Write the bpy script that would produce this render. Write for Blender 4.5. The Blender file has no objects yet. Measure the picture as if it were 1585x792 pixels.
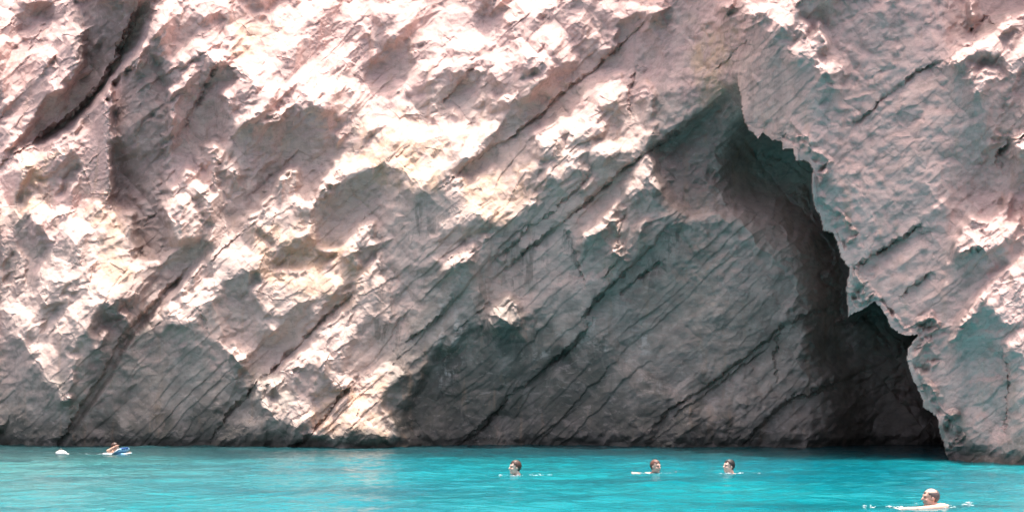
import bpy, bmesh, math, random
import numpy as np
from mathutils import Vector, Matrix, Quaternion
from math import radians, sin, cos, pi

# ------------------------------------------------------------------ camera, sky, sun, exposure
scene = bpy.context.scene
FPX, CX, HY, CAMH, W0 = 1300.0, 792.5, 640.0, 1.25, 1585.0     # photograph geometry: focal length in px, horizon row, eye height
cam_data = bpy.data.cameras.new("camera")
cam_data.sensor_width = 36.0
cam_data.lens = FPX / W0 * 36.0
cam_data.shift_y = (HY - 396.0) / W0
cam_data.clip_start, cam_data.clip_end = 0.1, 6000.0
cam = bpy.data.objects.new("camera", cam_data)
cam.location = (0, 0, CAMH)
cam.rotation_euler = (radians(90), 0, 0)
scene.collection.objects.link(cam)
scene.camera = cam

SUN = Vector((0.03, 0.045, 0.998)).normalized()                # towards the sun
world = bpy.data.worlds.new("World"); scene.world = world
world.use_nodes = True
wn = world.node_tree
bg = wn.nodes["Background"]
sky = wn.nodes.new("ShaderNodeTexSky")
sky.sky_type = 'NISHITA'; sky.sun_disc = False
sky.sun_elevation = math.asin(SUN.z)
sky.sun_rotation = math.atan2(SUN.x, SUN.y)
sky.air_density, sky.dust_density, sky.ozone_density = 0.6, 9.0, 0.0
wn.links.new(sky.outputs[0], bg.inputs[0])
bg.inputs[1].default_value = 0.15
sun_data = bpy.data.lights.new("sun", 'SUN')
sun_data.energy = 2.0; sun_data.angle = radians(0.53); sun_data.color = (1.0, 0.955, 0.91)
sun = bpy.data.objects.new("sun", sun_data)
sun.rotation_euler = SUN.to_track_quat('Z', 'Y').to_euler()
sun.location = (0, 0, 60)
scene.collection.objects.link(sun)
vs = scene.view_settings
vs.view_transform = 'Standard'; vs.look = 'None'; vs.gamma = 1.0; vs.use_curve_mapping = False
vs.exposure = 1.53
scene.cycles.max_bounces = 8
scene.cycles.diffuse_bounces = 5

COL = scene.collection
def tag(o, label=None, cat=None, group=None, kind=None):
    for k, v in (("label", label), ("category", cat), ("group", group), ("kind", kind)):
        if v: o[k] = v
    return o
def at(px, py, D):                                             # a place in the scene seen at this point of the photograph, D metres away
    return Vector(((px - CX) / FPX * D, D, CAMH + (HY - py) / FPX * D))
def water_at(px, py):
    D = CAMH * FPX / (py - HY)
    return Vector(((px - CX) / FPX * D, D, 0.0))

# ------------------------------------------------------------------ noise helpers
def hsh(ix, iy, s):
    x = (ix.astype(np.int64) * 374761393 + iy.astype(np.int64) * 668265263 + s * 1442695041) & 0xFFFFFFFF
    x = ((x ^ (x >> 13)) * 1274126177) & 0xFFFFFFFF
    x = ((x ^ (x >> 16)) * 2246822519) & 0xFFFFFFFF
    return ((x ^ (x >> 15)) & 0xFFFFFF) / float(0xFFFFFF)
def vnoise(x, y, s):
    ix, iy = np.floor(x), np.floor(y)
    fx, fy = x - ix, y - iy
    fx = fx * fx * fx * (fx * (fx * 6 - 15) + 10); fy = fy * fy * fy * (fy * (fy * 6 - 15) + 10)
    a = hsh(ix, iy, s); b = hsh(ix + 1, iy, s); c = hsh(ix, iy + 1, s); d = hsh(ix + 1, iy + 1, s)
    return (a + (b - a) * fx) * (1 - fy) + (c + (d - c) * fx) * fy
def fbm(x, y, s, o=4):
    r, a, t = 0, 1.0, 0
    for k in range(o):
        r = r + a * vnoise(x, y, s + k * 17); t += a; a *= .5; x = x * 2.03 + 11.3; y = y * 2.03 + 7.7
    return r / t
def cells(x, y, s, jit=.9):
    """nearest jittered lattice point: its coordinates and three random numbers"""
    ix, iy = np.floor(x), np.floor(y)
    best = np.full(x.shape, 1e9); cx = np.zeros_like(x); cy = np.zeros_like(x); kx = ix.copy(); ky = iy.copy()
    for dx in (-1, 0, 1):
        for dy in (-1, 0, 1):
            gx, gy = ix + dx, iy + dy
            jx = gx + .5 + jit * (hsh(gx, gy, s) - .5); jy = gy + .5 + jit * (hsh(gx, gy, s + 1) - .5)
            d = (x - jx) ** 2 + (y - jy) ** 2
            m = d < best
            best = np.where(m, d, best); cx = np.where(m, jx, cx); cy = np.where(m, jy, cy); kx = np.where(m, gx, kx); ky = np.where(m, gy, ky)
    return cx, cy, hsh(kx, ky, s + 5), hsh(kx, ky, s + 6), hsh(kx, ky, s + 7)
def inpoly(x, y, poly):
    out = np.zeros(x.shape, bool)
    xs = [p[0] for p in poly]; ys = [p[1] for p in poly]
    m = (x > min(xs)) & (x < max(xs)) & (y > min(ys)) & (y < max(ys))
    if not m.any(): return out
    X, Y = x[m], y[m]; r = np.zeros(X.shape, bool)
    n = len(poly)
    for i in range(n):
        x0, y0 = poly[i]; x1, y1 = poly[(i + 1) % n]
        if y0 == y1: continue
        c = ((y0 > Y) != (y1 > Y)) & (X < (x1 - x0) * (Y - y0) / (y1 - y0) + x0)
        r ^= c
    out[m] = r
    return out
def linedist(x, y, pts, pad):
    """distance and signed side to a polyline, only near it"""
    d = np.full(x.shape, 1e6); sd = np.ones(x.shape); tt = np.zeros(x.shape)
    xs = [p[0] for p in pts]; ys = [p[1] for p in pts]
    m = (x > min(xs) - pad) & (x < max(xs) + pad) & (y > min(ys) - pad) & (y < max(ys) + pad)
    X, Y = x[m], y[m]
    dd = np.full(X.shape, 1e6); ss = np.zeros(X.shape); ts = np.zeros(X.shape); n = len(pts) - 1
    for i in range(n):
        x0, y0 = pts[i]; x1, y1 = pts[i + 1]
        ux, uy = x1 - x0, y1 - y0; l2 = ux * ux + uy * uy
        t = np.clip(((X - x0) * ux + (Y - y0) * uy) / l2, 0, 1)
        ex, ey = X - x0 - t * ux, Y - y0 - t * uy
        q = np.hypot(ex, ey); b = q < dd
        dd = np.where(b, q, dd); ss = np.where(b, np.sign(ux * ey - uy * ex), ss); ts = np.where(b, (i + t) / n, ts)
    d[m] = dd; sd[m] = ss; tt[m] = ts
    return d, sd, tt
def sstep(v): v = np.clip(v, 0, 1); return v * v * (3 - 2 * v)
def rbf(ctrl, X, Y):
    c = np.array(ctrl, float); P = c[:, :2] / 400.0; v = c[:, 2]; n = len(c)
    K = np.sqrt(((P[:, None] - P[None]) ** 2).sum(2) + .04)
    A = np.zeros((n + 1, n + 1)); A[:n, :n] = K; A[:n, n] = 1; A[n, :n] = 1
    w = np.linalg.solve(A, np.append(v, 0))
    out = np.full(X.shape, w[n])
    for i in range(n):
        out = out + w[i] * np.sqrt((X / 400 - P[i, 0]) ** 2 + (Y / 400 - P[i, 1]) ** 2 + .04)
    return out

# ------------------------------------------------------------------ the cliff: faces surveyed from the photograph
# ledges and slopes that lean back into the sun (polygon, how completely it leans back)
LIT = [
 (.86, [(0,0),(115,0),(120,30),(128,60),(130,95),(120,112),(100,140),(70,147),(60,170),(45,200),(10,240),(0,245)]),
 (.80, [(238,10),(250,0),(285,0),(300,15),(300,25),(290,38),(280,22),(265,22),(250,42),(235,55),(228,75),(205,98),(185,118),(176,130),(172,180),(172,322),(207,330),(206,370),(198,402),(215,400),(232,395),(231,425),(216,452),(192,463),(165,470),(0,470),(0,270),(10,255),(30,228),(70,226),(110,200),(140,165),(178,118),(205,92),(228,65)]),
 (.70, [(262,0),(362,0),(378,12),(392,28),(375,58),(366,62),(350,30),(325,20),(300,30),(290,48),(276,32),(290,12)]),
 (.85, [(262,97),(285,70),(315,50),(322,75),(305,77),(290,92),(270,98)]),
 (.55, [(262,140),(285,110),(300,95),(298,115),(275,135),(268,160),(272,190),(258,185)]),
 (.50, [(318,55),(340,25),(365,20),(372,55),(362,100),(335,98),(320,80)]),
 (.72, [(365,60),(400,25),(420,22),(440,10),(475,0),(460,22),(440,48),(420,66),(395,78),(375,92),(366,88)]),
 (.97, [(475,0),(560,0),(562,95),(548,130),(536,150),(510,174),(490,166),(470,152),(446,166),(425,182),(405,198),(430,162),(442,150),(420,166),(395,187),(380,176),(386,155),(396,135),(380,130),(362,116),(358,104),(375,88),(395,75),(420,65),(440,45),(460,20)]),
 (.85, [(340,148),(363,130),(356,168)]), (.8, [(364,182),(382,168),(372,194)]),
 (.80, [(556,0),(672,0),(640,30),(610,56),(590,52),(602,30),(580,24),(576,50),(550,62)]),
 (.75, [(552,90),(562,110),(570,138),(590,150),(560,160),(545,175),(520,185),(520,150),(536,150)]),
 (.70, [(638,62),(655,40),(668,45),(655,75),(636,82)]), (.7, [(576,50),(584,50),(582,98),(577,95)]),
 (.95, [(660,55),(675,35),(700,0),(742,0),(735,20),(728,40),(745,50),(765,55),(771,66),(755,82),(740,97),(715,111),(690,113),(665,126),(640,130),(630,137),(627,130),(645,105),(660,75)]),
 (.93, [(560,160),(580,145),(600,153),(622,130),(629,126),(629,155),(636,175),(655,181),(661,195),(680,186),(697,170),(718,190),(735,186),(775,177),(781,190),(757,214),(740,236),(715,250),(690,270),(680,286),(665,296),(640,302),(625,282),(614,266),(600,260),(596,250),(575,266),(545,270),(520,283),(488,296),(510,268),(516,250),(545,232),(560,212),(540,205),(520,218),(522,205),(545,185)]),
 (.58, [(735,100),(760,82),(790,60),(820,72),(845,88),(856,100),(850,118),(820,130),(785,140),(765,165),(755,182),(742,150),(748,130)]),
 (.85, [(778,148),(800,133),(852,113),(846,127),(820,147),(790,157)]),
 (.66, [(790,0),(880,0),(870,15),(850,38),(822,60),(795,55),(782,30)]),
 (.93, [(818,62),(850,35),(870,15),(900,20),(926,25),(931,55),(942,82),(930,77),(918,60),(905,44),(890,40),(882,55),(886,97),(870,97),(856,80),(845,87),(835,66),(820,72)]),
 (.70, [(965,8),(975,0),(1032,0),(1015,16),(990,20),(976,27)]), (.5, [(905,0),(960,0),(962,40),(950,58),(935,50),(925,22)]), (.7,[(938,62),(950,58),(952,72),(938,75)]),
 (.95, [(935,130),(945,117),(960,117),(971,140),(973,165),(976,190),(981,207),(972,207),(960,170),(950,155),(935,160),(920,153),(917,165),(930,180),(939,202),(938,218),(928,200),(914,200),(900,216),(880,216),(874,200),(890,180),(905,160),(920,140)]),
 (1.0, [(912,226),(930,220),(960,214),(976,216),(1000,190),(1016,195),(1006,215),(1000,232),(985,236),(955,236),(930,247),(918,242)]),
 (.85, [(986,137),(998,126),(1006,140),(1009,152),(1006,182),(1000,196),(994,186),(998,160),(988,150)]),
 (.78, [(823,207),(850,195),(870,179),(882,190),(872,214),(882,230),(906,236),(890,247),(870,240),(835,242),(829,220)]),
 (.92, [(833,282),(850,255),(870,244),(895,249),(914,270),(895,260),(870,271),(855,276)]),
 (.80, [(735,277),(745,272),(762,260),(775,275),(790,262),(812,253),(832,248),(833,263),(816,276),(806,290),(815,304),(831,298),(831,316),(812,321),(805,336),(790,341),(765,349),(745,341),(725,343),(736,330),(750,310),(735,300)]),
 (.55, [(688,285),(705,275),(740,280),(745,310),(735,330),(740,345),(712,350),(684,346),(690,335),(700,318),(686,300)]),
 (.95, [(893,297),(915,277),(921,283),(900,295)]),
 (1.0, [(968,303),(980,270),(990,250),(1002,236),(1009,250),(1016,275),(1027,298),(1015,286),(1000,272),(998,288),(985,296),(989,312),(978,304)]),
 (.85, [(923,347),(945,325),(956,310),(959,330),(945,341),(930,349),(915,356),(905,367),(898,362)]), (.9,[(951,345),(958,342),(959,362),(953,360)]),
 (.95, [(984,360),(1000,336),(1003,342),(990,360)]), (.95, [(951,375),(961,374),(961,399),(948,393)]),
 (.9, [(743,370),(753,361),(753,371)]), (.75, [(683,411),(715,388),(736,380),(720,399),(700,410)]),
 (.88, [(520,398),(527,382),(545,360),(560,350),(580,344),(584,355),(571,366),(586,376),(575,381),(555,386),(553,400),(561,412),(545,402),(530,400),(530,420),(536,440),(510,458),(482,462),(460,470),(430,490),(400,476),(385,456),(400,440),(405,420),(430,418),(495,418),(506,405)]),
 (.95, [(520,492),(545,468),(553,440),(556,428),(575,412),(586,394),(591,405),(586,420),(597,430),(604,455),(608,492),(596,497),(580,500),(570,488),(555,500),(552,526),(540,532),(537,570),(550,592),(540,602),(520,605),(490,592),(470,602),(488,636),(466,666),(440,656),(425,640),(400,616),(392,596),(402,589),(430,580),(445,560),(470,543),(490,525),(505,503)]),
 (.93, [(476,677),(500,655),(515,632),(540,606),(580,575),(600,551),(615,559),(624,575),(616,590),(600,600),(590,610),(595,630),(606,645),(617,665),(617,677),(590,677),(570,673),(555,680),(550,667),(535,677),(520,676)]),
 (1.0, [(750,486),(780,459),(791,459),(801,470),(807,502),(785,501),(770,488)]),
 (.95, [(250,325),(254,310),(262,298),(275,280),(288,264),(304,268),(306,290),(291,300),(301,320),(309,345),(309,371),(286,369),(274,380),(264,356)]),
 (.85, [(318,227),(330,219),(341,235),(336,260),(336,280),(343,300),(341,330),(346,345),(352,362),(335,372),(322,382),(318,376),(334,350),(325,331),(314,325),(322,310),(314,291),(299,291),(320,280),(328,260)]),
 (.9, [(353,257),(362,244),(374,272),(360,267)]),
 (.93, [(225,516),(240,505),(250,488),(262,462),(280,440),(305,415),(340,375),(370,345),(400,325),(415,310),(420,300),(430,280),(445,259),(461,261),(466,280),(456,295),(481,310),(484,322),(479,345),(486,360),(492,387),(480,366),(465,361),(460,371),(440,378),(428,381),(420,366),(405,355),(395,361),(411,380),(421,400),(418,416),(400,419),(375,416),(375,431),(345,421),(341,445),(341,462),(308,470),(306,500),(286,501),(256,504),(252,520)]),
 (.95, [(491,385),(522,384),(510,393),(496,393)]),
 (.80, [(0,455),(60,440),(60,480),(66,512),(55,521),(45,500),(40,532),(10,522),(0,512)]),
 (.86, [(73,512),(100,480),(120,455),(166,455),(150,476),(140,500),(120,520),(116,540),(116,570),(111,600),(113,624),(95,626),(85,605),(70,590),(54,562),(44,572),(60,545),(34,547),(55,530)]),
 (.95, [(150,526),(168,506),(168,520),(155,529)]), (.95, [(186,483),(201,481),(199,493),(189,493)]),
 (.75, [(353,537),(365,529),(387,557),(370,552)]), (.9, [(481,478),(501,462),(499,471),(485,482)]), (.8,[(413,501),(430,496),(426,507)]),
 (1.0, [(1143,16),(1150,0),(1226,0),(1234,20),(1226,41),(1210,39),(1200,51),(1187,49),(1195,30),(1180,20),(1165,29)]),
 (1.0, [(1226,47),(1240,34),(1249,34),(1246,49),(1230,52)]), (.65, [(1254,62),(1270,33),(1281,65),(1281,76),(1265,81),(1257,70)]),
 (.72, [(1218,76),(1240,61),(1251,70),(1256,85),(1267,96),(1250,99),(1230,86)]), (.72, [(1269,95),(1290,94),(1302,108),(1285,116),(1271,121)]), (.9,[(1304,87),(1321,67),(1313,81)]),
 (.8, [(1113,12),(1142,-4),(1130,16)]), (.95, [(1499,0),(1508,0),(1511,32),(1502,32)]),
 (.97, [(1475,90),(1490,72),(1515,60),(1540,44),(1560,25),(1585,18),(1640,0),(1660,60),(1620,100),(1585,94),(1565,93),(1553,88),(1540,87),(1525,80),(1500,84)]),
 (.92, [(1513,112),(1530,104),(1549,119),(1530,123),(1520,126),(1523,141),(1507,149),(1504,135),(1515,130)]), (.8,[(1496,118),(1505,100),(1508,122)]), (.8,[(1564,95),(1575,98),(1568,118),(1556,112)]),
 (.93, [(1466,404),(1478,375),(1490,355),(1503,336),(1520,342),(1530,344),(1545,330),(1565,306),(1570,304),(1556,330),(1551,350),(1570,335),(1582,327),(1576,350),(1566,371),(1555,366),(1552,383),(1530,376),(1529,397),(1520,381),(1500,386),(1490,396),(1480,391),(1470,412)]),
 (1.0, [(1508,461),(1535,435),(1560,415),(1585,394),(1700,340),(1720,460),(1640,500),(1585,502),(1560,506),(1545,491),(1530,466),(1515,462),(1500,482),(1490,501),(1478,517),(1465,528),(1474,511),(1490,485)]),
 (.95, [(1553,530),(1570,521),(1585,509),(1640,500),(1640,545),(1585,550),(1575,546),(1560,541)]),
 (.8, [(1562,222),(1570,212),(1590,205),(1590,230),(1575,235)]),
]
# steep or undercut faces cut out of those slopes
SHADE = [
 (.95, [(30,10),(60,0),(85,8),(88,28),(72,46),(62,58),(40,72),(10,92),(0,100),(0,88),(20,64),(24,40)]),
 (.85, [(0,172),(30,150),(60,118),(92,82),(98,96),(70,124),(35,164),(0,190)]),
 (.85, [(94,110),(120,108),(128,98),(130,125),(100,140)]),
 (.80, [(27,340),(40,330),(75,368),(84,382),(70,402),(55,422),(45,452),(36,440),(40,400),(25,386)]),
 (.70, [(85,250),(120,235),(128,260),(105,300),(80,320),(72,290)]),
 (.75, [(28,290),(55,262),(75,275),(50,310),(28,330)]),
 (.7, [(85,450),(120,432),(128,445),(105,468)]), (.6, [(0,400),(20,385),(22,440),(5,450)]),
 (.9, [(412,166),(436,148),(455,130),(452,152),(425,175),(405,197),(398,190)]),
 (.8, [(395,150),(405,125),(408,130),(398,160),(382,176)]),
 (.85, [(536,240),(560,215),(586,190),(590,206),(562,228),(542,240)]), (.8, [(602,245),(612,222),(625,205),(622,220),(608,248)]),
 (.9, [(424,386),(440,378),(456,370),(480,380),(496,400),(496,416),(455,416),(430,411)]),
 (.7, [(388,356),(402,356),(420,368),(428,388),(418,386)]),
 (.95, [(340,426),(375,421),(404,420),(400,441),(382,456),(344,464)]),
 (.9, [(525,402),(552,400),(558,425),(545,442),(532,440)]), (.8, [(462,315),(478,320),(476,345),(466,350)]),
 (.9, [(540,532),(555,500),(575,500),(584,530),(586,545),(606,545),(582,570),(555,591),(539,580)]),
 (.62, [(452,575),(475,560),(500,575),(520,595),(505,622),(480,625),(460,610)]), (.7, [(405,600),(425,590),(430,620),(415,625)]),
 (.85, [(1542,54),(1556,40),(1578,46),(1562,68),(1566,84),(1553,76)]),
 (.85, [(278,40),(300,30),(300,60),(285,65)]), (.7, [(572,492),(585,490),(590,505),(582,530)]),
]
# open joints between the tilted beds: polyline, half width in px, depth in metres
CRACKS = [
 ([(240,-60),(232,0),(206,70),(172,130),(122,187),(62,226),(-10,262)], 20, .9),
 ([(345,85),(336,100),(311,150),(286,190),(266,225)], 6, .6),
 ([(300,405),(272,440),(232,480),(195,522),(170,575),(130,632),(88,700)], 9, .5),
 ([(575,425),(520,477),(470,522),(430,566),(390,602),(350,642),(315,700)], 4.5, .6),
 ([(560,580),(545,592),(520,620),(495,656),(470,682),(430,705)], 5, .6),
 ([(740,95),(702,140),(672,172)], 2.2, .30),
 ([(1030,0),(1000,30),(960,70),(920,106),(870,142),(830,186),(780,216),(740,241),(700,277),(660,310)], 2.6, .4),
 ([(1138,128),(1080,182),(1012,228),(960,267),(910,312),(860,352),(800,397),(755,445)], 3.4, .55),
 ([(920,250),(895,290),(860,322),(825,350),(785,385),(760,410)], 2.2, .3),
 ([(868,345),(878,372),(892,405),(912,446)], 4, .25),
 ([(1045,338),(1000,388),(960,427),(920,470),(895,500)], 4, .6),
 ([(1030,400),(1000,420),(960,452)], 3, .35),
 ([(930,485),(890,532),(840,572),(790,612),(742,662),(700,700)], 5, .7),
 ([(1345,450),(1240,490),(1150,552),(1100,592),(1040,632),(985,690)], 2.6, .35),
 ([(1210,520),(1140,572),(1060,632),(1030,660)], 1.8, .2),
 ([(1360,570),(1270,602),(1215,622),(1180,657),(1140,700)], 3, .4),
 ([(605,545),(650,511),(690,482),(702,450)], 2.6, .35),
 ([(992,90),(979,140),(968,192)], 2.2, .3),
 ([(1430,340),(1415,352),(1380,376),(1330,411),(1312,418)], 2.8, .5),
 ([(1442,420),(1412,445),(1380,470)], 2, .25),
 ([(1530,22),(1510,42),(1488,57)], 2.5, .3),
 ([(1455,92),(1420,112),(1370,152),(1300,200)], 2, .22),
 ([(1600,195),(1556,226),(1524,252)], 3, .4),
 ([(1470,405),(1495,392),(1525,382)], 2, .25),
 ([(1140,20),(1143,70),(1139,100),(1147,130)], 1.6, .1),
 ([(1160,60),(1142,75),(1105,110)], 2, .2),
 ([(700,520),(730,490),(760,470)], 3, .3),
 ([(430,280),(445,255),(470,225)], 2.5, .25),
 ([(1548,535),(1556,600),(1550,690)], 3, .35),
 ([(1205,500),(1195,560),(1202,600)], 3.5, .25),
 ([(330,520),(300,480),(280,500)], 2, .15),
 ([(960,300),(957,400),(935,430)], 2.5, .2),
 ([(410,330),(330,400),(270,455)], 2.5, .2),
]
CAVE_EDGE = [(1142,128),(1147,150),(1149,168),(1152,190),(1165,206),(1174,215),(1180,206),(1195,217),(1209,218),(1212,232),(1228,230),(1231,248),(1252,250),(1259,265),(1255,285),(1258,310),(1268,335),(1275,356),(1290,360),(1297,380),(1302,400),(1315,416),(1311,445),(1313,490),(1335,479),(1355,466),(1372,490),(1380,510),(1400,520),(1421,518),(1406,540),(1403,556),(1410,580),(1424,610),(1430,630),(1450,645),(1454,670),(1462,690),(1468,716),(1470,800)]
BUTTRESS = CAVE_EDGE + [(2600,800),(2600,128)]

STEP = 1.7
PX0, PX1, PY0, PY1 = -320.0, 1900.0, -260.0, 745.0
xs = np.arange(PX0, PX1, STEP); ys = np.arange(PY0, PY1, STEP)
X, Y = np.meshgrid(xs, ys)
TH = radians(42)
U = X * cos(TH) - Y * sin(TH); V = X * sin(TH) + Y * cos(TH)   # along and across the beds
def scells(size, ratio, s):
    cu, cv, r0, r1, r2 = cells(U / (size * ratio), V / size, s)
    cu = cu * size * ratio; cv = cv * size
    return cu * cos(TH) + cv * sin(TH), -cu * sin(TH) + cv * cos(TH), r0, r1, r2

wx = X + 9 * (fbm(X / 22, Y / 22, 3) - .5) * 2; wy = Y + 9 * (fbm(X / 22, Y / 22, 9) - .5) * 2
c1x, c1y, a0, a1, a2 = scells(7, 1.3, 21)
SXp = .5 * c1x + .5 * wx; SYp = .5 * c1y + .5 * wy
P = np.zeros_like(X)
for p, poly in LIT: P = np.where(inpoly(SXp, SYp, poly), np.maximum(p, P), P)
for p, poly in SHADE: P = np.where(inpoly(SXp, SYp, poly), np.minimum(1 - p, P), P)
# the cliff outside the frame carries on with the same mix of slopes and steep faces
outside = (X < -3) | (Y < -3) | (X > 1590)
c2x, c2y, q0, q1, q2 = scells(75, 1.6, 31)
P = np.where(outside & (P < .01), np.where(fbm(c2x / 120, c2y / 120, 77, 2) > np.where(X > 1050, .60, .45), .85, .05), P)
clump = fbm(X / 14 + 3, Y / 14, 41, 3)
mott = fbm(U / 30, V / 16, 43, 3)
LITM = (P + .9 * (clump - .5) + .55 * (mott - .5)) > .5
LITM &= P > .03

SMOOTH = rbf([(0,0,1),(0,400,1),(0,680,.6),(300,300,.95),(300,650,.6),(500,600,1),(600,200,1),(650,420,.7),(750,650,.5),(900,150,.8),(900,350,.6),(950,600,.55),(1100,120,.45),(1100,450,.5),(1200,620,.5),(1300,250,.5),(1400,100,.5),(1450,450,.5),(1550,80,.7),(1550,450,.7),(1500,650,.55)], np.clip(X, 0, 1585), np.clip(Y, 0, 700))

# target slopes per face, sun-facing ledges or steep walls, broken into facets at four scales
tl = 37 + 14 * (q0 - .5); azl = -4 + 24 * (q1 - .5)
ts = -10 + 8 * (q0 - .5); azs = 52 * (q1 - .5)
tilt = np.where(LITM, tl, ts); az = np.where(LITM, azl, azs)
for size, ratio, amp_l, amp_s, seed in ((44, 1.7, 13, 9, 51), (21, 1.5, 13, 7, 61), (10, 1.3, 12, 4, 71), (5.2, 1.2, 8, 2.5, 81)):
    _, _, r0, r1, r2 = scells(size, ratio, seed)
    amp = np.where(LITM, amp_l, amp_s) * SMOOTH
    tilt = tilt + amp * (r0 - .5) * 2 * np.where(LITM, 1, .7); az = az + amp * 1.5 * (r1 - .5) * 2
tilt = np.radians(np.clip(tilt, -40, 68)); az = np.radians(np.clip(az, -62, 62))
nx = np.cos(tilt) * np.sin(az); ny = -np.cos(tilt) * np.cos(az); nz = np.sin(tilt)
A_ = (X - CX) / FPX; B_ = (HY - Y) / FPX
kk = 1 / np.maximum(-ny - A_ * nx - B_ * nz, .22)
gx = kk * nx; gb = kk * nz                                      # d ln(depth) along the two directions of sight

# base depth of the two rock masses: near-vertical walls, hollowed out around the cave
def plan(tab):
    return np.interp(X, [p[0] for p in tab], [p[1] for p in tab])
HOLLOW = rbf([(-320,0,0),(0,700,0),(0,0,0),(450,0,0),(450,350,0),(450,700,0),(610,700,0),(630,560,.4),(640,450,0),(700,690,1.6),(750,600,1.3),(760,480,.4),(760,300,0),(760,0,0),(860,690,2.2),(900,560,2.2),(900,450,.6),(900,330,0),(940,0,0),(1000,690,2.4),(1000,540,2.4),(980,440,1.0),(1000,300,0),(1012,225,0),(1060,345,1.4),(1040,260,.8),(1080,300,2.2),(1130,0,0),(1142,110,0),(1060,150,0),(1110,200,2.4),(1150,240,4.2),(1100,420,2.4),(1130,690,1.4),(1120,560,2.4),(1200,300,4.6),(1250,420,3.4),(1280,560,2.8),(1200,560,3.2),(1200,690,1.6),(1262,690,1.4),(1300,690,1.9),(1330,560,2.6),(1330,690,2.4),(1420,640,2.8),(1480,640,3)], np.clip(X, -320, 1500), np.clip(Y, -260, 720))
LA = plan([(-320,34.2),(0,33.2),(250,32.4),(500,31.3),(620,31.0),(760,31.2),(900,30.7),(1010,29.9),(1142,29.6),(1900,27)]) + np.maximum(HOLLOW, -.3) * sstep((Y - 95) / 50)
LB = plan([(900,30.5),(1142,29.6),(1200,28.3),(1300,25.8),(1400,23.7),(1500,21.9),(1585,20.6),(1900,18.0)])
edge_x = X + 5 * (fbm(X / 9, Y / 9, 91) - .5); edge_y = Y + 5 * (fbm(X / 9, Y / 9, 92) - .5)
MB_ = inpoly(edge_x, edge_y, BUTTRESS)
LNA, LNB = np.log(LA), np.log(LB)
isB = MB_ | (Y < 128) & (X > 1142)
L0 = np.where(isB, LNB, LNA)
h = STEP / FPX
g0x = np.where(isB, np.gradient(LNB, axis=1), np.gradient(LNA, axis=1)) / h
g0b = -np.where(isB, np.gradient(LNB, axis=0), np.gradient(LNA, axis=0)) / h
rx = np.clip(gx, -4, 4) - g0x; ry = -(np.clip(gb, -2.5, 4) - g0b)       # image rows run downwards
deep = np.clip((np.exp(L0) - 32.5) / 3, 0, 1) * (X > 1050) * (Y > 128)
rx *= (1 - .5 * deep); ry *= (1 - .5 * deep)
edge = np.zeros(X.shape, bool); edge[:, 1:] |= isB[:, 1:] != isB[:, :-1]; edge[1:] |= isB[1:] != isB[:-1]
rx[edge] = 0; ry[edge] = 0

def screened_poisson(gx_, gy_, wx_, lam):
    n, m = gx_.shape
    f = np.zeros((n, m))
    ex = .5 * wx_ * (gx_[:, 1:] + gx_[:, :-1]); ey = .5 * (gy_[1:] + gy_[:-1])
    f[:, :-1] += ex; f[:, 1:] -= ex; f[:-1] += ey; f[1:] -= ey
    f = f / h
    E = np.concatenate([f, f[::-1]], 0); E = np.concatenate([E, E[:, ::-1]], 1)
    F = np.fft.rfft2(E)
    ky = 2 * np.cos(2 * np.pi * np.arange(2 * n) / (2 * n)) - 2
    kx = 2 * np.cos(2 * np.pi * np.arange(m + 1) / (2 * m)) - 2
    den = (ky[:, None] + wx_ * kx[None]) / h ** 2 - lam
    return np.fft.irfft2(F / den, s=E.shape)[:n, :m]
def gblur(v, sig):
    n = len(v); k = np.arange(-3 * int(sig), 3 * int(sig) + 1); w = np.exp(-k ** 2 / (2 * sig ** 2)); w /= w.sum()
    return np.convolve(np.pad(v, 3 * int(sig), mode='edge'), w, mode='valid')
def fblur(a, sig):
    n, m = a.shape
    E = np.concatenate([a, a[::-1]], 0); E = np.concatenate([E, E[:, ::-1]], 1)
    fy = np.fft.fftfreq(2 * n); fx = np.fft.rfftfreq(2 * m)
    return np.fft.irfft2(np.fft.rfft2(E) * np.exp(-2 * (pi * sig) ** 2 * (fy[:, None] ** 2 + fx[None] ** 2)), s=E.shape)[:n, :m]
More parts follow.
